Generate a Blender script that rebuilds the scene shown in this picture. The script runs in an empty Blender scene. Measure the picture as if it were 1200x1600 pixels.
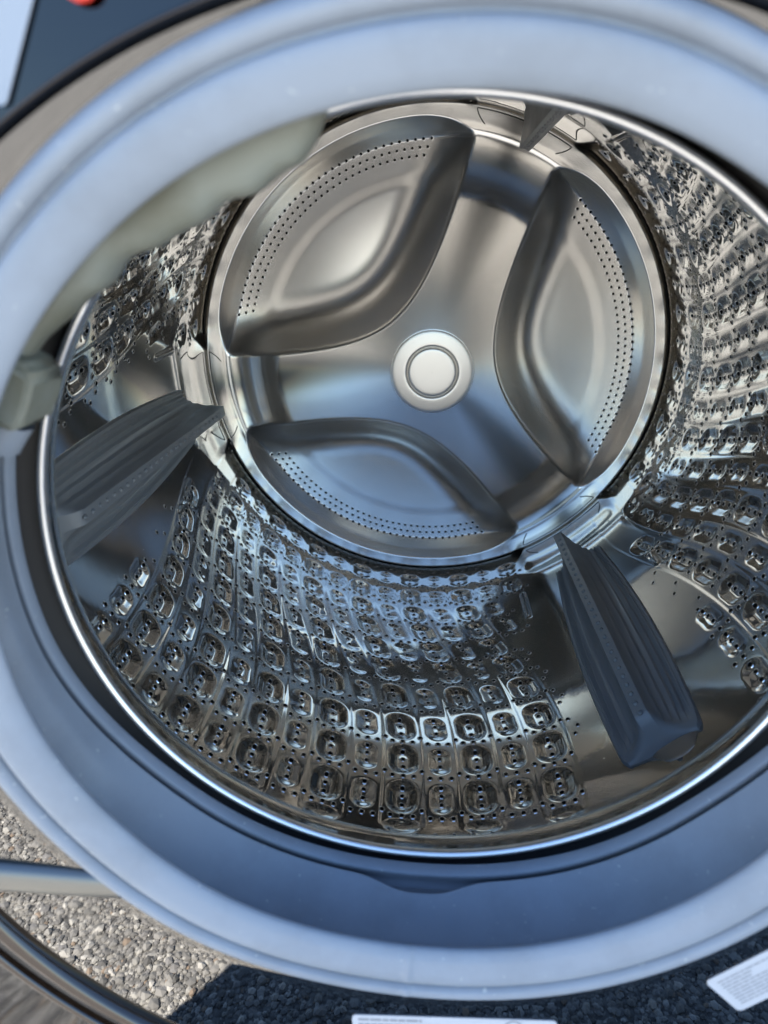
import bpy, bmesh, math, random
import numpy as np
from mathutils import Vector, Matrix

R = math.radians
sc = bpy.context.scene
COL = sc.collection
rng = np.random.default_rng(7)
random.seed(7)

AZ = 0.48            # height of the drum axis above the ground
ROOT = (0.0, 0.28, 0.0)

# ------------------------------------------------------------------ camera
cam_d = bpy.data.cameras.new("camera")
cam = bpy.data.objects.new("camera", cam_d)
COL.objects.link(cam)
sc.camera = cam
F_PX = 1096.8
PITCH, YAW = R(21.97), R(-3.17)
cam_d.sensor_fit = 'VERTICAL'
cam_d.sensor_height = 24.0
cam_d.sensor_width = 18.0
cam_d.lens = 24.0 * F_PX / 1600.0
cam_d.clip_start = 0.005
cam_d.clip_end = 5000.0
cam.location = (-0.0094, -0.2867, 0.1357 + AZ)
fwd = Vector((math.sin(YAW) * math.cos(PITCH), math.cos(YAW) * math.cos(PITCH), -math.sin(PITCH)))
right = Vector((math.cos(YAW), -math.sin(YAW), 0))
up = right.cross(fwd)
cam.rotation_euler = Matrix((right, up, -fwd)).transposed().to_euler()
cam_d.dof.use_dof = True
cam_d.dof.focus_distance = 0.60
cam_d.dof.aperture_fstop = cam_d.lens / 3.4      # a phone lens: about 3.4 mm of aperture

# ------------------------------------------------------------------ sky, sun, exposure
SUN_EL = R(47.0)
SUN_AZ = math.atan2(-0.66, 0.75)                 # behind the machine, to the left
world = bpy.data.worlds.new("World")
sc.world = world
world.use_nodes = True
nt = world.node_tree
bg = nt.nodes["Background"]
sky = nt.nodes.new("ShaderNodeTexSky")
sky.sky_type = 'NISHITA'
sky.sun_disc = False
sky.sun_elevation = SUN_EL
sky.sun_rotation = SUN_AZ
sky.air_density = 1.0
sky.dust_density = 0.1
sky.ozone_density = 4.5
nt.links.new(sky.outputs[0], bg.inputs[0])
bg.inputs[1].default_value = 0.078
sd = bpy.data.lights.new("sun", 'SUN')
sd.energy = 5.0
sd.angle = R(0.53)
sd.color = (1.0, 0.95, 0.87)
sun = bpy.data.objects.new("sun", sd)
COL.objects.link(sun)
sdir = Vector((math.sin(SUN_AZ) * math.cos(SUN_EL), math.cos(SUN_AZ) * math.cos(SUN_EL), math.sin(SUN_EL)))
sun.rotation_euler = sdir.to_track_quat('Z', 'Y').to_euler()
sun.location = sdir * 20
sc.view_settings.view_transform = 'Standard'
sc.view_settings.look = 'None'
sc.view_settings.exposure = 2.65
sc.view_settings.gamma = 1.0
sc.view_settings.use_curve_mapping = False
cy = sc.cycles
cy.max_bounces = 14
cy.glossy_bounces = 12
cy.diffuse_bounces = 5
cy.blur_glossy = 0.5
cy.sample_clamp_indirect = 12.0
cy.use_denoising = True
cy.use_adaptive_sampling = False

# ------------------------------------------------------------------ helpers
def material(name, color, metallic=0.0, rough=0.5, spec=0.5):
    m = bpy.data.materials.new(name)
    m.use_nodes = True
    b = m.node_tree.nodes["Principled BSDF"]
    b.inputs["Base Color"].default_value = (*color, 1)
    b.inputs["Metallic"].default_value = metallic
    b.inputs["Roughness"].default_value = rough
    b.inputs["Specular IOR Level"].default_value = spec
    return m

def N(m, kind, **kw):
    n = m.node_tree.nodes.new(kind)
    for k, v in kw.items():
        if k in n.inputs:
            n.inputs[k].default_value = v
        else:
            setattr(n, k, v)
    return n

def L(m, a, b):
    m.node_tree.links.new(a, b)

def P(m):
    return m.node_tree.nodes["Principled BSDF"]

def coords(m, scale=(1, 1, 1)):
    tc = N(m, "ShaderNodeTexCoord")
    mp = N(m, "ShaderNodeMapping")
    mp.inputs["Scale"].default_value = scale
    L(m, tc.outputs["Object"], mp.inputs[0])
    return mp.outputs[0]

def noise_to(m, vec, scale, lo, hi, detail=4, fmin=0.3, fmax=0.7, rough=0.55):
    n = N(m, "ShaderNodeTexNoise")
    n.inputs["Scale"].default_value = scale
    n.inputs["Detail"].default_value = detail
    n.inputs["Roughness"].default_value = rough
    L(m, vec, n.inputs["Vector"])
    r = N(m, "ShaderNodeMapRange")
    r.inputs[1].default_value = fmin
    r.inputs[2].default_value = fmax
    r.inputs[3].default_value = lo
    r.inputs[4].default_value = hi
    L(m, n.outputs[0], r.inputs[0])
    return r.outputs[0]

def bump(m, height, strength, dist):
    b = N(m, "ShaderNodeBump")
    b.inputs["Strength"].default_value = strength
    b.inputs["Distance"].default_value = dist
    L(m, height, b.inputs["Height"])
    L(m, b.outputs[0], P(m).inputs["Normal"])
    return b

def mesh_np(name, verts, quads=None, tris=None, smooth=True):
    me = bpy.data.meshes.new(name)
    verts = np.asarray(verts, dtype=np.float32)
    loops, starts, n = [], [], 0
    if quads is not None and len(quads):
        q = np.asarray(quads, dtype=np.int32)
        loops.append(q.ravel()); starts.append(np.arange(len(q), dtype=np.int32) * 4); n += q.size
    if tris is not None and len(tris):
        t = np.asarray(tris, dtype=np.int32)
        loops.append(t.ravel()); starts.append(np.arange(len(t), dtype=np.int32) * 3 + n)
    loops = np.concatenate(loops); starts = np.concatenate(starts)
    me.vertices.add(len(verts)); me.vertices.foreach_set("co", verts.ravel())
    me.loops.add(len(loops)); me.loops.foreach_set("vertex_index", loops)
    me.polygons.add(len(starts)); me.polygons.foreach_set("loop_start", starts)
    me.update(calc_edges=True)
    me.polygons.foreach_set("use_smooth", np.full(len(starts), smooth))
    me.validate()
    return me

def grid_faces(nu, nv, wrap_u=False, wrap_v=False, off=0):
    iu = np.arange(nu if wrap_u else nu - 1)
    iv = np.arange(nv if wrap_v else nv - 1)
    a, b = np.meshgrid(iu, iv, indexing='ij')
    a2, b2 = (a + 1) % nu, (b + 1) % nv
    return np.stack([a * nv + b, a2 * nv + b, a2 * nv + b2, a * nv + b2], -1).reshape(-1, 4) + off

def link(name, me, mat=None, parent=None, loc=(0, 0, 0)):
    o = bpy.data.objects.new(name, me)
    if mat is not None and me is not None and len(me.materials) == 0:
        me.materials.append(mat)
    o.location = loc
    COL.objects.link(o)
    if parent is not None:
        o.parent = parent
    return o

def part(name, me, mat, parent):
    """direct part of the machine: mesh given in drum coordinates (axis = y, rim plane y = 0)"""
    return link(name, me, mat, parent, (-ROOT[0], -ROOT[1], AZ - ROOT[2]))

def lathe(name, prof, nseg, rfun=None):
    """revolve (y, r) pairs about the drum axis; rfun(theta, i, y, r) -> (y, r) may vary it"""
    th = np.linspace(0, 2 * np.pi, nseg, endpoint=False)
    prof = np.asarray(prof, float)
    T, I = np.meshgrid(th, np.arange(len(prof)), indexing='ij')
    Y, Rr = prof[I, 0], prof[I, 1]
    if rfun is not None:
        Y, Rr = rfun(T, I, Y, Rr)
    v = np.stack([Rr * np.cos(T), Y, Rr * np.sin(T)], -1).reshape(-1, 3)
    return mesh_np(name, v, grid_faces(nseg, len(prof), wrap_u=True))

def smooth_profile(pts, per=6):
    """Catmull-Rom through a polyline"""
    p = np.asarray(pts, float)
    q = np.vstack([2 * p[0] - p[1], p, 2 * p[-1] - p[-2]])
    out = []
    for i in range(1, len(q) - 2):
        for t in np.linspace(0, 1, per, endpoint=False):
            a, b, c, d = q[i - 1], q[i], q[i + 1], q[i + 2]
            out.append(0.5 * (2 * b + (c - a) * t + (2 * a - 5 * b + 4 * c - d) * t * t + (3 * b - a - 3 * c + d) * t ** 3))
    out.append(p[-1])
    return np.array(out)

def sstep(a, b, x):
    t = np.clip((x - a) / (b - a), 0, 1)
    return t * t * (3 - 2 * t)

# ------------------------------------------------------------------ materials
# polished drum sheet
M_wall = material("polished_steel", (0.54, 0.525, 0.50), 1.0, 0.05)
v = coords(M_wall)
mx = N(M_wall, "ShaderNodeMath", operation='MAXIMUM')
L(M_wall, noise_to(M_wall, v, 14, 0.018, 0.055, 6), mx.inputs[0])
L(M_wall, noise_to(M_wall, v, 420, 0.0, 0.30, 2, 0.70, 0.80), mx.inputs[1])      # dried water spots
L(M_wall, mx.outputs[0], P(M_wall).inputs["Roughness"])
# rolled sheet is never quite flat
b1 = N(M_wall, "ShaderNodeTexNoise"); b1.inputs["Scale"].default_value = 45; b1.inputs["Detail"].default_value = 3
L(M_wall, v, b1.inputs["Vector"])
bump(M_wall, b1.outputs[0], 0.04, 0.0012)

# satin back plate
M_back = material("satin_steel", (0.74, 0.71, 0.665), 1.0, 0.265)

M_hub = material("matt_cap_steel", (0.60, 0.57, 0.525), 1.0, 0.34)

M_rim = material("rolled_rim_steel", (0.90, 0.885, 0.86), 1.0, 0.34)
M_hole_shade = material("hole_shade_black", (0.006, 0.006, 0.006), 0.0, 0.8, 0.0)
M_lip = material("perforation_rim_steel", (0.80, 0.78, 0.75), 1.0, 0.16)
M_line = material("thin_dark_line", (0.02, 0.02, 0.02), 0.0, 0.5)

# grey rubber
M_rub = material("grey_rubber", (0.40, 0.415, 0.435), 0.0, 0.42, 0.4)
v = coords(M_rub)
mix = N(M_rub, "ShaderNodeMix"); mix.data_type = 'RGBA'
mix.inputs[6].default_value = (0.288, 0.316, 0.356, 1); mix.inputs[7].default_value = (0.235, 0.254, 0.28, 1)
L(M_rub, noise_to(M_rub, v, 18, 0, 1, 9, 0.45, 0.74, 0.68), mix.inputs[0])
sp = noise_to(M_rub, v, 260, 0, 1, 2, 0.70, 0.78)
mix2 = N(M_rub, "ShaderNodeMix"); mix2.data_type = 'RGBA'
L(M_rub, sp, mix2.inputs[0]); L(M_rub, mix.outputs[2], mix2.inputs[6]); mix2.inputs[7].default_value = (0.50, 0.50, 0.49, 1)
L(M_rub, mix2.outputs[2], P(M_rub).inputs["Base Color"])
L(M_rub, noise_to(M_rub, v, 30, 0.32, 0.55, 5), P(M_rub).inputs["Roughness"])
b1 = N(M_rub, "ShaderNodeTexNoise"); b1.inputs["Scale"].default_value = 90; b1.inputs["Detail"].default_value = 5
L(M_rub, v, b1.inputs["Vector"]); bump(M_rub, b1.outputs[0], 0.18, 0.001)

M_noz = material("greenish_grey_rubber", (0.36, 0.37, 0.32), 0.0, 0.5, 0.4)
v = coords(M_noz)
mix = N(M_noz, "ShaderNodeMix"); mix.data_type = 'RGBA'
mix.inputs[6].default_value = (0.25, 0.26, 0.22, 1); mix.inputs[7].default_value = (0.16, 0.155, 0.11, 1)
L(M_noz, noise_to(M_noz, v, 30, 0, 1, 5, 0.4, 0.75), mix.inputs[0]); L(M_noz, mix.outputs[2], P(M_noz).inputs["Base Color"])

# paddles: dark grey plastic
M_pad = material("dark_grey_plastic", (0.265, 0.265, 0.26), 0.0, 0.36, 0.5)
v = coords(M_pad)
b1 = N(M_pad, "ShaderNodeTexNoise"); b1.inputs["Scale"].default_value = 1500; b1.inputs["Detail"].default_value = 2
L(M_pad, v, b1.inputs["Vector"]); bump(M_pad, b1.outputs[0], 0.25, 0.0002)
sp = noise_to(M_pad, v, 330, 0, 1, 2, 0.74, 0.78)
mix = N(M_pad, "ShaderNodeMix"); mix.data_type = 'RGBA'
mix.inputs[6].default_value = (0.265, 0.265, 0.26, 1); mix.inputs[7].default_value = (0.3, 0.3, 0.3, 1)
L(M_pad, sp, mix.inputs[0]); L(M_pad, mix.outputs[2], P(M_pad).inputs["Base Color"])
L(M_pad, noise_to(M_pad, v, 40, 0.30, 0.46, 4), P(M_pad).inputs["Roughness"])

# dark chrome trim and brushed front
M_trim = material("dark_chrome", (0.155, 0.15, 0.145), 1.0, 0.05)
v = coords(M_trim)
L(M_trim, noise_to(M_trim, v, 35, 0.008, 0.03, 4), P(M_trim).inputs["Roughness"])
M_bead = material("dark_bead_chrome", (0.085, 0.075, 0.07), 1.0, 0.10)
M_groove = material("black_gloss", (0.012, 0.012, 0.013), 0.0, 0.12)
M_front = material("brushed_black_steel", (0.05, 0.05, 0.052), 1.0, 0.16)
v = coords(M_front, (1, 1, 260))
L(M_front, noise_to(M_front, v, 6, 0.02, 0.07, 6), P(M_front).inputs["Roughness"])
b1 = N(M_front, "ShaderNodeTexNoise"); b1.inputs["Scale"].default_value = 6; b1.inputs["Detail"].default_value = 4
L(M_front, v, b1.inputs["Vector"]); bump(M_front, b1.outputs[0], 0.015, 0.0004)
M_tub = material("dark_tub_plastic", (0.030, 0.026, 0.024), 0.0, 0.5)
M_paper = material("white_paper", (0.58, 0.58, 0.60), 0.0, 0.5)
M_tag = material("pale_blue_sheet", (0.36, 0.39, 0.43), 0.0, 0.5)
M_print = material("grey_print", (0.30, 0.30, 0.32), 0.0, 0.6)
M_red = material("reflection_red", (0.75, 0.06, 0.04), 0.0, 0.35)
M_bar = material("bar_zinc", (0.20, 0.20, 0.19), 1.0, 0.40)

# ground
M_ground = material("worn_asphalt", (0.2, 0.2, 0.19), 0.0, 0.85, 0.3)
v = coords(M_ground)
vo = N(M_ground, "ShaderNodeTexVoronoi"); vo.inputs["Scale"].default_value = 210
L(M_ground, v, vo.inputs["Vector"])
cr = N(M_ground, "ShaderNodeValToRGB")
e = cr.color_ramp.elements
e[0].position = 0.0; e[0].color = (0.14, 0.139, 0.136, 1)
e[1].position = 1.0; e[1].color = (0.44, 0.43, 0.405, 1)
for p_, c_ in ((0.35, (0.22, 0.218, 0.21, 1)), (0.6, (0.29, 0.283, 0.268, 1)), (0.8, (0.34, 0.33, 0.305, 1))):
    k = e.new(p_); k.color = c_
sep = N(M_ground, "ShaderNodeSeparateColor"); L(M_ground, vo.outputs["Color"], sep.inputs[0])
L(M_ground, sep.outputs[0], cr.inputs[0]); L(M_ground, cr.outputs[0], P(M_ground).inputs["Base Color"])
inv = N(M_ground, "ShaderNodeMath", operation='MULTIPLY'); inv.inputs[1].default_value = -1
L(M_ground, vo.outputs["Distance"], inv.inputs[0]); bump(M_ground, inv.outputs[0], 0.7, 0.004)

# ------------------------------------------------------------------ ground
gm = mesh_np("ground", [(-400, -400, 0), (400, -400, 0), (400, 400, 0), (-400, 400, 0)], [(0, 1, 2, 3)], smooth=False)
ground = link("ground", gm, M_ground)
ground["kind"] = "structure"

# loose-textured aggregate standing proud of the binder, near the machine
def aggregate():
    bm = bmesh.new(); bmesh.ops.create_icosphere(bm, subdivisions=1, radius=1.0)
    base = np.array([x.co[:] for x in bm.verts]); fc = np.array([[q.index for q in f.verts] for f in bm.faces]); bm.free()
    n = 34000
    x = rng.uniform(-0.56, 0.38, n); y = rng.uniform(-0.46, -0.12, n)
    s = np.clip(rng.lognormal(math.log(0.0019), 0.42, n), 0.0009, 0.0048)
    ax = np.stack([s * rng.uniform(.8, 1.35, n), s * rng.uniform(.7, 1.1, n), s * rng.uniform(.45, .8, n)], 1)
    jit = base[None] * (1 + rng.uniform(-.22, .22, (n, len(base), 1)))
    vv = jit * ax[:, None, :]
    a = rng.uniform(0, 2 * np.pi, n); c, s_ = np.cos(a)[:, None], np.sin(a)[:, None]
    X = vv[..., 0] * c - vv[..., 1] * s_ + x[:, None]; Y = vv[..., 0] * s_ + vv[..., 1] * c + y[:, None]
    Z = vv[..., 2] + ax[:, 2:3] * rng.uniform(-.1, .55, (n, 1))
    V = np.stack([X, Y, Z], -1).reshape(-1, 3)
    Fq = (fc[None] + (np.arange(n) * len(base))[:, None, None]).reshape(-1, 3)
    me = mesh_np("aggregate_stones", V, None, Fq, smooth=False)
    pal = np.array([(.25, .247, .238), (.35, .342, .325), (.45, .44, .41), (.56, .545, .51), (.17, .169, .165), (.34, .27, .21), (.28, .277, .275)])
    ci = rng.choice(len(pal), n, p=[.27, .24, .17, .08, .12, .04, .08])
    cc = np.concatenate([pal[ci] * rng.uniform(.85, 1.15, (n, 1)), np.ones((n, 1))], 1)
    at = me.color_attributes.new("stone_colour", 'FLOAT_COLOR', 'POINT')
    at.data.foreach_set("color", np.repeat(cc, len(base), 0).astype(np.float32).ravel())
    return me
M_stone = material("aggregate", (0.3, 0.29, 0.27), 0.0, 0.8, 0.3)
av = N(M_stone, "ShaderNodeAttribute"); av.attribute_name = "stone_colour"
L(M_stone, av.outputs["Color"], P(M_stone).inputs["Base Color"])
agg = link("aggregate_stones", aggregate(), M_stone, None, (0, 0, 0.0))
agg["kind"] = "stuff"; agg["label"] = "pale grey and tan stones in the worn asphalt before the machine"; agg["category"] = "gravel"

# ------------------------------------------------------------------ the machine
machine = bpy.data.objects.new("washing_machine", None)
COL.objects.link(machine)
machine.location = ROOT
machine["label"] = "front loading washing machine with open steel drum and grey rubber door seal"
machine["category"] = "washing machine"

# ================= drum wall =================
RW = 0.255
RIMR = 0.1806
YB = 0.5078
PADDLE = [-50.42, 69.58, 189.58]
YS = np.array([0.1176, 0.1572, 0.1959, 0.2371, 0.2756, 0.3104, 0.3465, 0.3839, 0.4246, 0.4665])
SH = np.array([0, -0.05, -0.74, -2.33, -4.52, -7.2, -9.79, -12.0, -13.08, -13.42])
CP, T0 = 12.99, -68.09
HALF = 3.495   # half angle of the wide strips

def swirl(y):
    # smooth interpolation of the column sweep
    yy = np.clip(y, YS[0], YS[-1])
    a = np.interp(yy, YS, SH)
    b = np.interp(np.clip(yy - .012, YS[0], YS[-1]), YS, SH)
    c = np.interp(np.clip(yy + .012, YS[0], YS[-1]), YS, SH)
    return (2 * a + b + c) / 4

def rows_of(j):
    """which rows of dimples exist in column j (whole = large, half = small)"""
    if j == -1: return (8, 9)
    if j == -0.5: return range(6, 10)
    if j == 6: return range(0, 7)
    if j == 6.5: return range(0, 3)
    if j == 5.5: return range(0, 9)
    return range(0, 10)
COLS = [-1, -0.5] + [k / 2 for k in range(0, 14)]

DF = (1, 1, 1, .92, .85, .78, .75, .75, .75, .7)
def rrect(a, b, ha, hb, c):
    qa, qb = np.abs(a) - ha + c, np.abs(b) - hb + c
    return np.hypot(np.maximum(qa, 0), np.maximum(qb, 0)) + np.minimum(np.maximum(qa, qb), 0) - c

def wrap(d):
    return (d + 180) % 360 - 180

_wv = [(rng.uniform(3, 22), rng.uniform(20, 70), rng.uniform(0, 6.28), rng.uniform(.3, 1)) for _ in range(10)]

def wall_out(thd, y):
    """outward displacement of the drum sheet at angle thd (degrees) and depth y"""
    thd = np.asarray(thd, float); y = np.asarray(y, float)
    h = np.zeros(np.broadcast(thd, y).shape)
    for fa, fy, ph, am in _wv:
        h = h + 0.00003 * am * np.sin(round(fa) * np.radians(thd) + fy * y + ph)
    s = swirl(y)
    fade = sstep(.086, .094, y) * (1 - sstep(.484, .494, y))
    for k in range(3):
        loc = wrap(thd - 120 * k - (T0 - 3 * CP))          # centre of the section
        d = loc - s                                         # degrees from column 3
        j = 3 - d / CP
        ins = (j > -1.5) & (j < 7.2)
        if not ins.any():
            continue
        fr = np.abs(j - np.round(j)) * CP
        strip = (1 - sstep(HALF - .35, HALF + .35, fr)) * ((j > -.4) & (j < 6.4))
        h = h + np.where(ins, 0.0003 * strip * fade, 0)
        for jj in COLS:
            a = np.radians(wrap(d - (3 - jj) * CP)) * RW
            near = np.abs(a) < .02
            if not near.any():
                continue
            big = float(jj).is_integer()
            for i in rows_of(jj):
                b = y - YS[i] - (0 if big else -.0015)
                m = near & (np.abs(b) < .022)
                if not m.any():
                    continue
                A_, B_ = a[m], b[m]
                if big:
                    sd_ = rrect(A_, B_, .0118, .0161, .0114)
                    dep = DF[i] * .0034 * sstep(.0012, -.0084, sd_) + .0003 * np.exp(-((np.abs(B_) - .0098) / .0038) ** 2 - (A_ / .0068) ** 2)
                else:
                    sd_ = rrect(A_, B_, .0086, .0140, .0084)
                    dep = DF[i] * .0014 * sstep(.0014, -.0076, sd_) + .0003 * np.exp(-((np.abs(B_) - .0082) / .0036) ** 2 - (A_ / .0052) ** 2)
                h[m] += dep
            if big and 0 <= jj <= 6:
                m = near & (np.abs(y - .0885) < .012)
                if m.any():
                    q = np.hypot(a[m] / .0135, (y[m] - .0895) / .0062)
                    h[m] += .0016 * sstep(1.1, .35, q)
    for ph in PADDLE:
        d = wrap(thd - ph)
        # the sheet turns in towards the spokes behind each paddle, with rounded corners
        e = np.maximum(np.abs(d) - 12.0, 0) / 4.0
        yy = y + 0 * d
        q = sstep(.440 + .03 * e ** 2, .500 + .01 * e ** 2, yy) * (1 - sstep(11.5, 16.5, np.abs(d)))
        h = h - .0065 * q
        # pressed bars beside the paddles
        for dd, y0, y1 in ((-15.5, .345, .398), (15.2, .301, .327)):
            a = np.radians(d - dd) * RW
            b = y - (y0 + y1) / 2
            m = (np.abs(a) < .008) & (np.abs(b) < (y1 - y0) / 2 + .006)
            if m.any():
                sd_ = rrect(a[m], b[m], .0030, (y1 - y0) / 2, .0029)
                h[m] -= .0016 * sstep(.0012, -.0022, sd_)
    h = h + 0.0025 * sstep(.38, .515, y)
    return h

def wall_pts(thd, y, lift=0.0):
    r = RW + wall_out(thd, y) - lift
    t = np.radians(thd)
    return np.stack([r * np.cos(t), y + 0 * r, r * np.sin(t)], -1)

NT, NY = 1760, 450
TH = np.linspace(0, 360, NT, endpoint=False)
YY = np.linspace(.066, YB, NY)
G_t, G_y = np.meshgrid(TH, YY, indexing='ij')
verts = wall_pts(G_t, G_y).reshape(-1, 3)
drum = part("drum", mesh_np("drum_wall", verts, grid_faces(NT, NY, wrap_u=True)), M_wall, machine)
drum["label"] = "mirror polished steel drum wall, dimpled and perforated"

# front shoulder of the drum, from the rolled rim out to the wall
prof = smooth_profile([(0.003, RIMR + .001), (.010, RIMR + .0005), (.016, .184), (.024, .197), (.034, .225), (.046, .2455), (.058, .2535), (.0665, RW)], 5)
sh = link("front_shoulder", lathe("front_shoulder", prof, 256), M_wall, drum)
th = np.linspace(0, 2 * np.pi, 24, endpoint=False)
bead = [(0.0005 + .0026 * math.sin(t), RIMR + .0005 + .0022 * math.cos(t)) for t in th]
rimo = link("rolled_rim", lathe("rolled_rim", bead + [bead[0]], 360), M_rim, drum)
rimo["label"] = "bright rolled steel rim of the drum mouth"

# ================= perforations =================
def hole_list():
    H = []
    for k in range(3):
        base = 120 * k + T0
        for jj in COLS:
            big = float(jj).is_integer()
            for i in rows_of(jj):
                t = base - jj * CP + float(swirl(np.array(YS[i])))
                for dy in (.0105, .0030, -.0055):
                    y = YS[i] + dy + (0 if big else -.0005)
                    H.append((base - jj * CP + float(swirl(np.array(y))), y, 1.0))
                ym = YS[i] - (.0188 if big else .0203)
                s = float(swirl(np.array(ym)))
                for dt in (-1.85, 0, 1.85):
                    H.append((base - jj * CP + s + dt, ym, 1.0))
                H.append((base - jj * CP + s + 3.25, ym + .0055, 1.0))
            if jj in (-.5, 0, 6, 6.5):
                pass
        # holes scattered on the plain strip beside the first column
        for i in range(2, 6):
            ym = YS[i] - .0195; s = float(swirl(np.array(ym)))
            for dt, dy in ((4.6, .004), (6.0, -.006), (5.2, -.014)):
                H.append((base + s + dt, ym + dy, .9))
        for i in range(3, 6):
            ym = YS[i] - .018; s = float(swirl(np.array(ym)))
            for dt, dy in ((-5.0, .002), (-6.4, -.008)):
                H.append((base - 6 * CP + s + dt, ym + dy, .9))
        # front row and back rows
        for q in range(28):
            H.append((base + 3 - q * 2.95, .0823, .9))
        for q in range(43):
            t = base - 7.0 - q * 1.95
            H.append((t, .4985, .72))
            if q % 2: H.append((t + .6, .4895, .72))
    return np.array(H)
HL = hole_list()
# keep clear of the paddles
keep = np.ones(len(HL), bool)
for ph in PADDLE:
    keep &= ~((np.abs(wrap(HL[:, 0] - ph)) < 8.2))
HL = HL[keep]

def ring_mesh(name, centres, surf, radii, nseg=10):
    """surf(u_off, v_off, lift) gives points; radii = [(radius, lift), ...]"""
    n = len(centres)
    a = np.linspace(0, 2 * np.pi, nseg, endpoint=False)
    rows = []
    for rad, lift in radii:
        rows.append(surf(centres, rad * np.cos(a)[None], rad * np.sin(a)[None], lift))
    V = np.stack(rows, 1)                                   # n, rings, seg, 3
    k = len(radii)
    f = []
    for r_ in range(k - 1):
        i = np.arange(nseg); i2 = (i + 1) % nseg
        f.append(np.stack([r_ * nseg + i, r_ * nseg + i2, (r_ + 1) * nseg + i2, (r_ + 1) * nseg + i], -1))
    f = np.concatenate(f)
    Fq = (f[None] + (np.arange(n) * k * nseg)[:, None, None]).reshape(-1, 4)
    return mesh_np(name, V.reshape(-1, 3), Fq)

def cap_mesh(name, centres, surf, rad, lift, nseg=10):
    n = len(centres)
    a = np.linspace(0, 2 * np.pi, nseg, endpoint=False)
    V = surf(centres, rad * np.cos(a)[None], rad * np.sin(a)[None], lift)
    c = surf(centres, np.zeros((1, 1)), np.zeros((1, 1)), lift)
    V = np.concatenate([V, c], 1)
    i = np.arange(nseg)
    f = np.stack([i, (i + 1) % nseg, np.full(nseg, nseg)], -1)
    Ft = (f[None] + (np.arange(n) * (nseg + 1))[:, None, None]).reshape(-1, 3)
    return mesh_np(name, V.reshape(-1, 3), None, Ft)

def wall_surf(c, du, dv, lift):
    sc_ = c[:, 2:3]
    t = c[:, 0:1] + np.degrees(du * sc_ / RW)
    y = c[:, 1:2] + dv * sc_
    return wall_pts(t, y, lift)
pr = link("perforation_rims", ring_mesh("perforation_rims", HL, wall_surf, [(.0029, -.0003), (.0023, .0004), (.00185, .0006), (.0016, .0004)]), M_lip, drum)
pr["kind"] = "stuff"; pr["label"] = "raised rims of the drum perforations"
ph_ = link("perforation_discs", cap_mesh("perforation_discs", HL, wall_surf, .0017, .00042), M_hole_shade, drum)  # flat black discs paint the shade inside the holes; the sheet is uncut
ph_["kind"] = "stuff"; ph_["label"] = "small black discs on the drum wall, painted shade of the holes"

# ================= back plate =================
FLOOR = 0.513
def spoke_y(r):
    y = np.where(r < .042, .4325, .4325 + (r - .042) * .27)
    q = (r - .168) / (.225 - .168)
    k = .10
    ramp = np.where(q < k, np.maximum(q + k, 0) ** 2 / (4 * k), np.where(q > 1 - k, 1 - np.maximum(1 + k - q, 0) ** 2 / (4 * k), q))
    ramp = np.where(q <= -k, 0, np.where(q >= 1 + k, 1, ramp))
    y = y * (1 - ramp) + .4915 * ramp
    y = y - .0012 * np.exp(-((r - .229) / .0035) ** 2)
    return y + .0135 * sstep(.2485, .2575, r)

def disc_y(r, thd):
    y = spoke_y(r)
    for ph in (9.58, 129.58, 249.58):
        d = np.radians(wrap(thd - ph))
        u, v_ = r * np.cos(d), r * np.sin(d)
        front = np.abs(wrap(thd - ph)) < 62
        uin = np.sqrt(.063 ** 2 + .575 * v_ ** 2)
        g = np.sqrt(1 + (.575 * v_ / uin) ** 2)
        s1 = (u - uin) / g
        s2 = .2395 - r
        # rounded corner: combine the two distances
        m1 = np.clip(s1 / .068, 0, 1); m2 = np.clip(s2 / .0200, 0, 1)
        cmb = 1 - np.minimum(np.hypot(1 - m1, 1 - m2), 1)
        m = np.where(front, cmb, 0)
        wq = (1 - m1) ** 2 / np.maximum((1 - m1) ** 2 + (1 - m2) ** 2, 1e-9)
        e2 = .09
        f2 = np.where(m < e2, m * m / (2 * e2), np.where(m > 1 - e2, 1 - e2 - (1 - m) ** 2 / (2 * e2), m - e2 / 2)) / (1 - e2)
        # tight radius at the spoke edge, long hollow run-out onto the floor
        e0 = .10
        m = np.where(m < e0, m * m / (2 * e0), m - e0 / 2) / (1 - e0 / 2)
        m = wq * (1 - (1 - m) ** 2.7) + (1 - wq) * f2
        fl = FLOOR - .0010 * sstep(.1930, .1770, r)
        y = y * (1 - m) + fl * m
    return y
NR, ND = 215, 900
rr = np.concatenate([np.linspace(0.0405, .215, 140, endpoint=False), np.linspace(.215, .2563, NR - 140)])
dd = np.linspace(0, 360, ND, endpoint=False)
D_t, D_r = np.meshgrid(dd, rr, indexing='ij')
D_y = disc_y(D_r, D_t)
verts = np.stack([D_r * np.cos(np.radians(D_t)), D_y, D_r * np.sin(np.radians(D_t))], -1).reshape(-1, 3)
back = part("back_plate", mesh_np("back_plate", verts, grid_faces(ND, NR, wrap_u=True)), M_back, machine)
back["label"] = "satin steel back plate of the drum with three spokes and three lens shaped recesses"

# hub
hp = smooth_profile([(.4334, .0450), (.4327, .0425), (.4320, .0400), (.4316, .035), (.4313, .0285), (.4317, .0268), (.4326, .0260), (.4330, .0254), (.4330, .0248)], 4)
hub = link("hub", lathe("hub", hp, 128), M_hub, back)
cp_ = smooth_profile([(.4332, .0256), (.4325, .0247), (.4313, .0243), (.4305, .0234), (.4302, .0200), (.4301, .010), (.4301, .0002)], 4)
cap = link("hub_cap", lathe("hub_cap", cp_, 128), M_hub, back)
cap["label"] = "round pale cap at the hub"

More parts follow.
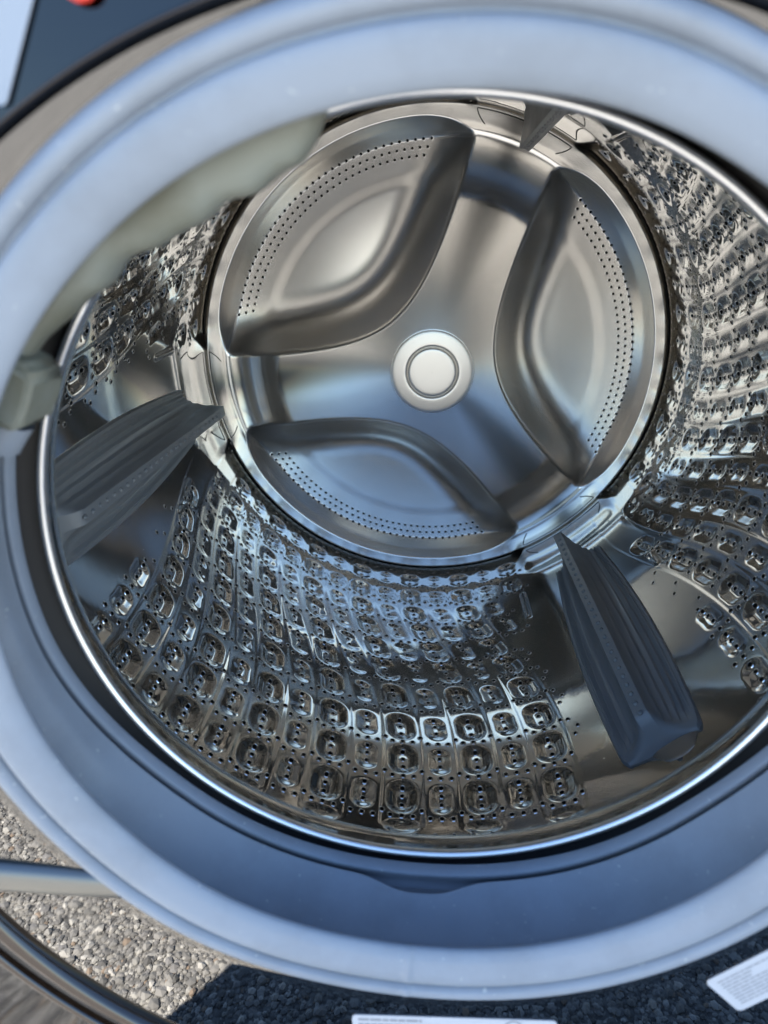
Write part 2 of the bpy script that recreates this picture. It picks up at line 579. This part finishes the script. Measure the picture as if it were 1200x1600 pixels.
# perforated crescents
HB = []
for ph in (9.58, 129.58, 249.58):
    for ri, (r0, off) in enumerate(((.2205, 0), (.2130, .5), (.2055, 0))):
        for q in range(-18, 19):
            a = (q + off) * 2.12
            if abs(a) > 38.6 - ri * 1.2: continue
            HB.append((ph + a, r0, .95))
HB = np.array(HB)
def disc_surf(c, du, dv, lift):
    s = c[:, 2:3]
    t = np.radians(c[:, 0:1]); r0 = c[:, 1:2]
    x = (r0 + dv * s) * np.cos(t) - du * s * np.sin(t)
    z = (r0 + dv * s) * np.sin(t) + du * s * np.cos(t)
    r = np.hypot(x, z); td = np.degrees(np.arctan2(z, x))
    return np.stack([x, disc_y(r, td) - lift, z], -1)
b1 = link("perforation_rims", ring_mesh("back_perforation_rims", HB, disc_surf, [(.0025, -.0001), (.0019, .00025), (.00145, .0002)], 10), M_back, back)
b1["kind"] = "stuff"
b2 = link("perforation_discs", cap_mesh("back_perforation_discs", HB, disc_surf, .0015, .00018), M_hole_shade, back)  # black discs again, for the darkness inside the plate's holes
b2["kind"] = "stuff"

# dark strips painting the shade of engraved outlines at the spoke ends and on the wall behind the paddles
def strip(name, pts, nrm, w, mat, parent, closed=False):
    p = np.asarray(pts, float); n = np.asarray(nrm, float)
    tan = np.gradient(p, axis=0)
    sd_ = np.cross(tan, n); sd_ /= np.linalg.norm(sd_, axis=1)[:, None] + 1e-12
    V = np.stack([p - sd_ * w / 2, p + sd_ * w / 2], 1).reshape(-1, 3)
    return link(name, mesh_np(name, V, grid_faces(len(p), 2)), mat, parent)
for ph in PADDLE:
    for sgn in (-1, 1):
        q = np.linspace(0, 1, 16)
        tt = ph + sgn * (9.2 + 2.4 * q + .4 * np.sin(q * 3.1)); rq = .2345 + q * .0125
        tr = np.radians(tt)
        pts = np.stack([rq * np.cos(tr), disc_y(rq, tt) - .0004, rq * np.sin(tr)], -1)
        strip("groove_shade_strip", pts, np.tile([0, -1, 0], (16, 1)), .0010, M_line, back)
    tt = ph + np.linspace(-11.6, 11.6, 50); tr = np.radians(tt); rq = np.full(50, .2472)
    strip("groove_shade_strip", np.stack([rq * np.cos(tr), disc_y(rq, tt) - .0004, rq * np.sin(tr)], -1), np.tile([0, -1, 0], (50, 1)), .0008, M_line, back)
    tt = ph + np.linspace(-10.5, 10.5, 50); yq = np.full(50, .4985)
    strip("groove_shade_strip", wall_pts(tt, yq, .0005), -np.stack([np.cos(np.radians(tt)), 0 * tt, np.sin(np.radians(tt))], -1), .0009, M_line, drum)
# dark seam between wall and plate
seam = [(YB - .0045, .2590), (YB + .012, .2600), (YB + .012, .2560), (YB - .0010, .2562)]
link("seam", lathe("seam", [(YB - .0004, .2590), (YB - .0006, .2576), (YB - .0006, .2560), (YB + .002, .2556)], 360), M_line, drum)

# ================= paddles =================
PY0, PY1 = .1107, .404
def paddle_mesh():
    ny, nt_ = 120, 161
    ys = np.linspace(PY0, PY1, ny)
    f = (ys - PY0) / (PY1 - PY0)
    hw = .0312 * (1.0 + .20 * np.sin(np.pi * np.clip(f, 0, 1) ** .9) - .10 * f ** 3)
    # rounded plan at the front corners and a slight taper at the rear
    hw = hw * (1 - .10 * np.exp(-(ys - PY0) / .0025))
    Hr = .0262 + (.0430 - .0262) * np.clip((ys - .125) / (.392 - .125), 0, 1)
    endf = sstep(0, 1, np.clip((ys - PY0 + .001) / .016, 0, 1)) ** .8
    t = np.linspace(-1, 1, nt_)
    # concentrate samples on the ridge
    V = []
    rw0 = .0056
    for i, y in enumerate(ys):
        w = t * hw[i]
        aw = np.abs(w)
        sk = .0050
        front = np.exp(-((y - PY0) / .010) ** 2)
        top = sk + (Hr[i] - sk) * endf[i]
        q = np.clip((aw - rw0) / (hw[i] - rw0 - .0016), 0, 1)
        side = (1 - q) ** 3.1
        # near the front the scoop closes against a rounded end wall
        cl = 1 - sstep(PY0 + .002, PY0 + .013, y)
        side = side * (1 - cl) + (1 - sstep(.0, 1.0, q)) * cl
        h = sk * 0.75 + (top - sk * 0.75) * side
        # moulded steps that run along the flank
        amp = .0019 * sstep(.02, .10, f[i]) * (1 - cl)
        st = q * 5.6 + .35 * (f[i] - .5)
        h = h + amp * (((st % 1.0) - .5)) * sstep(.04, .16, q) * (1 - sstep(.86, .95, q)) * 2
        h = np.where(q >= .999, sk * .95 * np.clip((hw[i] - aw) / .0016 + .15, 0, 1), h)
        rho = RW - h + .0012
        ang = w / RW
        V.append(np.stack([rho * np.sin(ang), np.full(nt_, y + .0), -rho * np.cos(ang)], -1))
    # rear wall: sink a copy of the last section into the sheet, leaning back a little
    last = V[-1].copy()
    ang = t * hw[-1] / RW
    endrow = np.stack([(RW + .002) * np.sin(ang), np.full(nt_, PY1 + .004), -(RW + .002) * np.cos(ang)], -1)
    ang0 = t * hw[0] / RW
    first = np.stack([(RW + .002) * np.sin(ang0), np.full(nt_, PY0 - .0012), -(RW + .002) * np.cos(ang0)], -1)
    mid = last * .5 + endrow * .5; mid[:, 1] = PY1 + .0015
    V = [first] + V + [mid, endrow]
    V = np.array(V)
    me = mesh_np("paddle", V.reshape(-1, 3), grid_faces(V.shape[0], nt_))
    return me
pad_me = paddle_mesh(); pad_me.materials.append(M_pad)
bm = bmesh.new(); bmesh.ops.create_icosphere(bm, subdivisions=2, radius=1.0)
bmesh.ops.scale(bm, vec=(.0019, .0023, .0016), verts=bm.verts)
knob_me = bpy.data.meshes.new("knob"); bm.to_mesh(knob_me); bm.free()
for p_ in knob_me.polygons: p_.use_smooth = True
knob_me.materials.append(M_pad)
# small pressed bracket of the sheet at the front of each paddle
def foot_mesh():
    n, m = 24, 10
    V = []
    for i in range(n):
        a = -1 + 2 * i / (n - 1)
        for k in range(m):
            b = k / (m - 1)
            w = .008 + a * (.018 - .007 * b)
            hh = .0036 * (1 - b) ** 1.2 * (1 - abs(a) ** 3)
            y = PY0 - .0014 - .0125 * b * (1 - .25 * a * a)
            rho = RW - hh - .0003 + .0006 * (b > .99)
            V.append((rho * math.sin(w / RW), y, -rho * math.cos(w / RW)))
    return mesh_np("paddle_foot", V, grid_faces(n, m))
foot_me = foot_mesh(); foot_me.materials.append(M_hub)
PLAB = ["blue lit dark grey plastic paddle at lower right of the drum", "dark grey plastic paddle at top of the drum, mostly hidden", "dark grey plastic paddle at left of the drum"]
for ph, lab in zip(PADDLE, PLAB):
    o = link("paddle", pad_me, None, machine, (-ROOT[0], -ROOT[1], AZ))
    o.rotation_euler = (0, -R(ph + 90), 0)
    o["label"] = lab
    NK = 27
    for i in range(NK):
        f = i / (NK - 1)
        y = .388 - f * (.388 - .124)
        Hr = .0262 + (.0430 - .0262) * max(0, min(1, (y - .125) / (.392 - .125)))
        k = link("knob", knob_me, None, o, (0, y, -(RW - Hr + .0012) + .0002))
    ft = link("paddle_foot", foot_me, None, o)

# ================= rubber door seal =================
g_main = [(-.050, .2035), (-.0600, .2005), (-.0660, .1985), (-.0690, .1955), (-.0690, .1925), (-.0672, .1905), (-.0650, .1896), (-.0655, .1880), (-.0688, .1865),
          (-.0690, .1820), (-.0672, .1765), (-.0655, .1735), (-.0635, .1715), (-.0615, .1712), (-.0600, .1725), (-.0580, .1765), (-.0530, .1880), (-.0465, .1985),
          (-.0400, .2020), (-.0330, .1990), (-.0250, .1930), (-.0170, .1872), (-.0146, .1856)]
g_rib = [(-.0138, .1862), (-.0130, .1930), (-.0105, .1975), (-.0086, .1935), (-.0112, .1870), (-.0116, .1846), (-.0098, .1834), (-.0075, .1830), (-.0052, .1834), (-.0044, .1850), (-.0042, .1900), (-.0040, .2050)]
def prof_join():
    a = smooth_profile(g_main, 5); b = smooth_profile(g_rib, 4)
    return np.vstack([a, b]), len(a)
gp, na = prof_join()
def seal_shape(T, I, Y, Rr):
    d = np.degrees(np.abs((T - math.radians(-90) + np.pi) % (2 * np.pi) - np.pi))   # from straight down
    low = 1 - sstep(42, 78, d)
    # the inner rib only stands up along the bottom; elsewhere it lies back and leaves a gap
    inner = I >= na - 22
    k = sstep(-.026, -.012, Y) * (I > len(gp) * .45)
    Rr = Rr + np.where(inner, (1 - low) * .0065 * k, 0)
    # drain notch at the lowest point
    ang = (T - math.radians(-91.5) + np.pi) % (2 * np.pi) - np.pi
    notch = np.exp(-np.abs(np.degrees(ang) / 7.0) ** 3)
    edge = sstep(-.030, -.0145, Y) * (I < na + 4) * (I > na - 30)
    Y = Y - .0055 * notch * edge
    Rr = Rr + .0025 * notch * edge
    # mould seam across the lip and two faint flow marks below the notch
    for a0, wd, hh in ((-93.4, .45, .0009), (-98.0, .8, .0007), (-86.5, .8, .0007), (57.0, .4, .0007)):
        dd_ = np.degrees((T - math.radians(a0) + np.pi) % (2 * np.pi) - np.pi)
        lipz = (I < na * .62) if wd < .5 else ((I > na * .7) & (I < na - 6))
        Rr = Rr - hh * np.exp(-(dd_ / wd) ** 2) * lipz
        Y = Y - (hh * np.exp(-(dd_ / wd) ** 2) if wd < .5 else 0) * lipz
    # rubber is a little uneven
    Rr = Rr + .0004 * np.sin(5 * T + 1.0) + .0003 * np.sin(9 * T + 2.2) * (I < na - 30)
    Y = Y + .0005 * np.sin(3 * T + .6) + .0004 * np.sin(7 * T)
    return Y, Rr
seal = part("door_seal", lathe("door_seal", gp, 900, seal_shape), M_rub, machine)
seal["label"] = "light grey rubber door seal, its inside lit blue at the bottom"

# moulded duct and nozzle of the seal (upper left)
def duct_mesh():
    a0, a1, n = 103.5, 149.0, 60
    V = []; ring = 18
    for i in range(n):
        f = i / (n - 1); a = R(a0 + (a1 - a0) * f)
        rin = np.interp(f, [0, .04, .10, .35, .55, .75, .92, 1.0], [.1755, .168, .1635, .1615, .166, .171, .175, .181])
        rin += .0011 * math.sin(f * 23) + .0007 * math.sin(f * 41 + 1)
        th_ = np.interp(f, [0, .05, .15, .8, 1], [.35, .8, 1, .95, .55])
        yc, hy = -.0315, .0120 * th_
        rc, hr = (rin + .196) / 2, (.196 - rin) / 2
        for k in range(ring):
            t = 2 * math.pi * k / ring
            cx_, cy_ = math.copysign(abs(math.cos(t)) ** .6, math.cos(t)), math.copysign(abs(math.sin(t)) ** .6, math.sin(t))
            r_ = rc - hr * cx_
            y_ = yc + hy * cy_
            V.append((r_ * math.cos(a), y_, r_ * math.sin(a)))
    F_ = grid_faces(n, ring, wrap_v=True)
    c0 = len(V); V.append(tuple(np.mean(V[:ring], 0))); c1 = len(V); V.append(tuple(np.mean(V[(n - 1) * ring:n * ring], 0)))
    tr = [(c0, (k + 1) % ring, k) for k in range(ring)] + [(c1, (n - 1) * ring + k, (n - 1) * ring + (k + 1) % ring) for k in range(ring)]
    return mesh_np("water_duct", V, F_, tr)
duct = link("water_duct", duct_mesh(), M_noz, seal)
duct["label"] = "greenish grey moulded duct inside the upper left of the seal"
def block_mesh():
    bm = bmesh.new()
    a0, a1 = R(149.2), R(158.0)
    sec = [(.172, -.043), (.170, -.020), (.200, -.020), (.200, -.043)]
    ring = []
    for a, sh_ in ((a0, .004), (a0 + .02, 0), ((a0 + a1) / 2, -.001), (a1 - .012, .0), (a1, .004)):
        ring.append([bm.verts.new(((r + sh_) * math.cos(a), y, (r + sh_) * math.sin(a))) for r, y in sec])
    for i in range(len(ring) - 1):
        for k in range(4):
            bm.faces.new((ring[i][k], ring[i][(k + 1) % 4], ring[i + 1][(k + 1) % 4], ring[i + 1][k]))
    bm.faces.new(ring[0][::-1]); bm.faces.new(ring[-1])
    bmesh.ops.recalc_face_normals(bm, faces=bm.faces)
    bmesh.ops.bevel(bm, geom=[e_ for e_ in bm.edges if e_.calc_face_angle(0) > .5], offset=.0022, segments=3, affect='EDGES')
    me = bpy.data.meshes.new("nozzle_block"); bm.to_mesh(me); bm.free()
    for p_ in me.polygons: p_.use_smooth = p_.area < 4e-5
    return me
nz = link("nozzle_block", block_mesh(), M_noz, seal)
nz["label"] = "greenish grey rubber nozzle block at the left of the seal"
def lip_mesh():
    n, m = 20, 12
    V = []
    for i in range(n):
        a = R(158.2 + 4.0 * i / (n - 1))
        for k in range(m):
            t = 2 * math.pi * k / m
            r_ = .184 - .0125 * math.cos(t) + .004 * i / n; y_ = -.031 + .009 * math.sin(t)
            V.append((r_ * math.cos(a), y_, r_ * math.sin(a)))
    return mesh_np("nozzle_lip", V, grid_faces(n, m, wrap_v=True))
link("nozzle_lip", lip_mesh(), M_rub, seal)

# dark tub behind the seal
tub = part("tub_front", lathe("tub_front", [(-.048, .206), (-.004, .208), (.002, .207), (.012, .1900), (.013, .1870), (.016, .187), (.030, .240), (.060, .275), (.54, .285), (.56, .1), (.56, .001)], 128), M_tub, machine)

# ================= dark chrome surround =================
CXT, CZT, ROUT = .001, -.038, .2387
def rout(T):
    c = CXT * np.cos(T) + CZT * np.sin(T)
    return c + np.sqrt(np.maximum(ROUT ** 2 - CXT ** 2 - CZT ** 2 + c * c, 0))
def sur_profile():
    q = np.concatenate([np.linspace(0, .25, 10, endpoint=False), np.linspace(.25, 1, 12)])
    return q
def surround_mesh():
    n = 360
    T = np.linspace(0, 2 * np.pi, n, endpoint=False)
    q = sur_profile()
    V = np.zeros((n, len(q), 3))
    for i, t in enumerate(T):
        ro = float(rout(np.array(t)))
        r_ = .1945 + (ro - .1945) * q
        tilt = .26 * max(0, math.sin(t))
        y_ = -.0600 - .0022 * np.sin(np.clip((r_ - .1945) / .014, 0, 1) * math.pi / 2) - tilt * np.maximum(r_ - .200, 0)
        V[i] = np.stack([r_ * math.cos(t), y_, r_ * math.sin(t)], -1)
    return mesh_np("door_surround", V.reshape(-1, 3), grid_faces(n, len(q), wrap_u=True))
sur = part("door_surround", surround_mesh(), M_trim, machine)
sur["label"] = "dark chrome surround of the door opening mirroring the stony ground"
def edge_y(t):
    return -.0622 - (.26 * max(0, math.sin(t))) * max(float(rout(np.array(t))) - .200, 0)
def bead_w(t):
    return 1 - sstep(-.62, .15, math.sin(t))
def bead_off(dr, t):
    w2 = bead_w(t)
    return min(dr, .0087) * (.35 + .65 * w2) + max(dr - .0087, 0) * (.015 + .985 * w2)
def bead_mesh(name, prof):
    n = 360
    V = []
    pr_ = smooth_profile(prof, 5)
    for i in range(n):
        t = 2 * math.pi * i / n
        ro = float(rout(np.array(t))); ey = edge_y(t)
        for dr, dy in pr_:
            k = bead_off(dr, t)
            V.append(((ro + k) * math.cos(t), ey + dy * (.3 + .7 * bead_w(t) if dr > .0089 else 1), (ro + k) * math.sin(t)))
    return mesh_np(name, V, grid_faces(n, len(pr_), wrap_u=True))
link("trim_bead", bead_mesh("trim_bead", [(-.0005, .0012), (.0008, -.003), (.004, -.0052), (.007, -.0040), (.0090, .0005)]), M_bead, sur)
link("trim_groove", bead_mesh("trim_groove", [(.0085, .0008), (.011, .0016), (.015, .0016), (.0185, .0008)]), M_groove, sur)
link("trim_bead", bead_mesh("trim_bead", [(.0180, .0010), (.0190, -.0018), (.0210, -.0026), (.0230, -.0014), (.0245, .0015)]), M_bead, sur)

# front panel: flat sheet around the opening, out to the cabinet's edges
XL, XH, ZL, ZH = -.343, .343, -AZ + .055, .42
def front_mesh():
    n = 360; m = 14
    V = []
    for i in range(n):
        t = 2 * math.pi * i / n
        ro = float(rout(np.array(t))); r0 = ro + bead_off(.0242, t)
        c, s = math.cos(t), math.sin(t)
        rx = (XH if c > 0 else -XL) / max(abs(c), 1e-9); rz = (ZH if s > 0 else -ZL) / max(abs(s), 1e-9)
        rb_ = min(rx, rz)
        ey = edge_y(t)
        for k in range(m):
            f = (k / (m - 1)) ** 1.6
            r_ = r0 + (rb_ - r0) * f
            y_ = ey + .0010 + (-.068 - ey - .001) * sstep(0, .5, f)
            V.append((r_ * c, y_, r_ * s))
    return mesh_np("front_panel", V, grid_faces(n, m, wrap_u=True))
fp = part("front_panel", front_mesh(), M_front, machine)
fp["label"] = "brushed dark steel front panel around the door opening"
def box_mesh(name, x0, x1, y0, y1, z0, z1, bev=.004, open_front=False):
    bm = bmesh.new()
    bmesh.ops.create_cube(bm, size=1.0)
    for v_ in bm.verts:
        v_.co = ((x0 + x1) / 2 + v_.co.x * (x1 - x0), (y0 + y1) / 2 + v_.co.y * (y1 - y0), (z0 + z1) / 2 + v_.co.z * (z1 - z0))
    if bev: bmesh.ops.bevel(bm, geom=list(bm.edges), offset=bev, segments=2, affect='EDGES')
    me = bpy.data.meshes.new(name); bm.to_mesh(me); bm.free()
    return me
for nm, args in (("side_panel", (-.3450, -.3400, -.0650, .66, -AZ + .02, .500)), ("side_panel", (.3400, .3450, -.0650, .66, -AZ + .02, .500)),
                 ("rear_panel", (-.339, .339, .655, .660, -AZ + .02, .499)), ("top_panel", (-.345, .345, -.066, .662, .5005, .520)),
                 ("control_panel", (-.343, .343, -.074, -.045, .4215, .4995)), ("toe_panel", (-.343, .343, -.066, -.050, -AZ + .012, ZL - .0005))):
    part(nm, box_mesh(nm, *args, bev=.002), M_front, machine)
for fx in (-.29, .29):
    for fy in (-.02, .60):
        me = bpy.data.meshes.new("foot"); bm = bmesh.new()
        bmesh.ops.create_cone(bm, segments=20, radius1=.022, radius2=.016, depth=.03, cap_ends=True)
        bmesh.ops.translate(bm, vec=(fx, fy, -AZ + .0155), verts=bm.verts); bm.to_mesh(me); bm.free()
        part("foot", me, M_groove, machine)

# solid bar added for a bar mirrored at the lower left of the surround
def mirrored_bar_mesh():
    n, m = 24, 14
    p0, p1 = Vector((-.242, -.0630, -.134)), Vector((-.141, -.0615, -.140))
    V = []
    for i in range(n):
        f = i / (n - 1); c = p0.lerp(p1, f)
        rad = .0085 * (1 - .15 * f ** 3)
        for k in range(m):
            t = 2 * math.pi * k / m
            V.append((c.x, c.y + .6 * rad * math.cos(t), c.z + rad * math.sin(t)))
    return mesh_np("mirrored_bar", V, grid_faces(n, m, wrap_v=True))
hg = link("mirrored_bar", mirrored_bar_mesh(), M_bar, sur)
hg["label"] = "shiny grey bar, solid stand-in for a bar mirrored in the surround"

# stickers
def sticker(name, origin, du, dv, w, h, y, parent, mat, rad=.0025):
    """flat paper plate: origin = upper left corner in (x, z), du/dv unit directions"""
    pts = []
    for cx_, cy_, a0 in ((rad, rad, 180), (w - rad, rad, 270), (w - rad, h - rad, 0), (rad, h - rad, 90)):
        for k in range(6):
            a = R(a0 + 90 * k / 5)
            pts.append((cx_ + rad * math.cos(a), cy_ + rad * math.sin(a)))
    V = [(origin[0] + du[0] * a + dv[0] * b, y, origin[1] + du[1] * a + dv[1] * b) for a, b in pts]
    n = len(V)
    V += [(x, y + .0004, z) for x, _, z in V]
    bm = bmesh.new(); vs = [bm.verts.new(p) for p in V]
    bm.faces.new(vs[:n]); bm.faces.new(vs[n:][::-1])
    for i in range(n): bm.faces.new((vs[i], vs[n + i], vs[n + (i + 1) % n], vs[(i + 1) % n]))
    bmesh.ops.recalc_face_normals(bm, faces=bm.faces)
    me = bpy.data.meshes.new(name); bm.to_mesh(me); bm.free()
    return link(name, me, mat, parent)
def print_lines(origin, du, dv, rects, y, parent_sticker, mat=None, name="printed_lines"):
    V, F_ = [], []
    for a0, b0, a1, b1 in rects:
        i = len(V)
        for a, b in ((a0, b0), (a1, b0), (a1, b1), (a0, b1)):
            V.append((origin[0] + du[0] * a + dv[0] * b, y, origin[1] + du[1] * a + dv[1] * b))
        F_.append((i, i + 1, i + 2, i + 3))
    # (a sub-part of the surround like the sticker itself)
    return link(name, mesh_np(name, V, F_, smooth=False), mat or M_print, parent_sticker)
def words(x0, x1, b, h, gap=.0009):
    out = []; x = x0
    while x < x1 - .001:
        w = random.uniform(.0018, .006)
        w = min(w, x1 - x); out.append((x, b, x + w, b + h)); x += w + gap
    return out
YST = -.0628
o2, du2, dv2 = (.1244, -.1822), (.722, .692), (.705, -.709)
s2 = sticker("sticker", o2, du2, dv2, 0.062, .0265, YST, sur, M_paper)
s2["label"] = "white sticker with fine grey lines of text at lower right"
rc = []
for i in range(9):
    b = .0035 + i * .00225
    x1 = .054 if i not in (1, 2) else .020
    rc += words(.004 + .0004 * (i % 2), x1, b, .0008, .0005)
print_lines(o2, du2, dv2, rc, YST - .00012, sur)
o1, du1, dv1 = (-.0375, -.2188), (.9992, .0400), (.0400, -.9992)
s1 = sticker("sticker", o1, du1, dv1, .0985, .030, YST, sur, M_paper)
s1["label"] = "white sticker with small grey print at bottom edge"
rc = []
for i in range(6):
    rc += words(.003, .034 if i == 0 else .040, .0022 + i * .0036, .0016, .0006)
# ring mark
mk = []
for i in range(20):
    a0, a1 = 2 * math.pi * i / 20, 2 * math.pi * (i + 1) / 20
    c0 = (.078 + .0036 * math.cos(a0), .0048 + .0036 * math.sin(a0))
    mk.append((c0[0] - .0006, c0[1] - .0004, c0[0] + .0006, c0[1] + .0004))
print_lines(o1, du1, dv1, rc, YST - .00012, sur)
print_lines(o1, du1, dv1, mk, YST - .00012, sur, None, 'printed_mark')

# pale square and red dot at the upper left of the front panel
uls = sticker("sticker", (-.1476, .221), (.89, -.45), (-.45, -.89), .040, .040, -.0642, fp, M_tag)
uls["label"] = "blurred pale blue square at the far upper left"
me = bpy.data.meshes.new("red_reflection_dot"); bm = bmesh.new()
bmesh.ops.create_uvsphere(bm, u_segments=20, v_segments=10, radius=.0050)
bmesh.ops.scale(bm, vec=(1, .4, .8), verts=bm.verts)
bmesh.ops.translate(bm, vec=(-.1030, -.0650, .1960), verts=bm.verts)
bm.to_mesh(me); bm.free()
for p_ in me.polygons: p_.use_smooth = True
rb = link("red_reflection_dot", me, M_red, fp)  # solid dot stands in for a red reflection in the panel
rb["label"] = "small red dot at the top left edge, a reflection built solid"
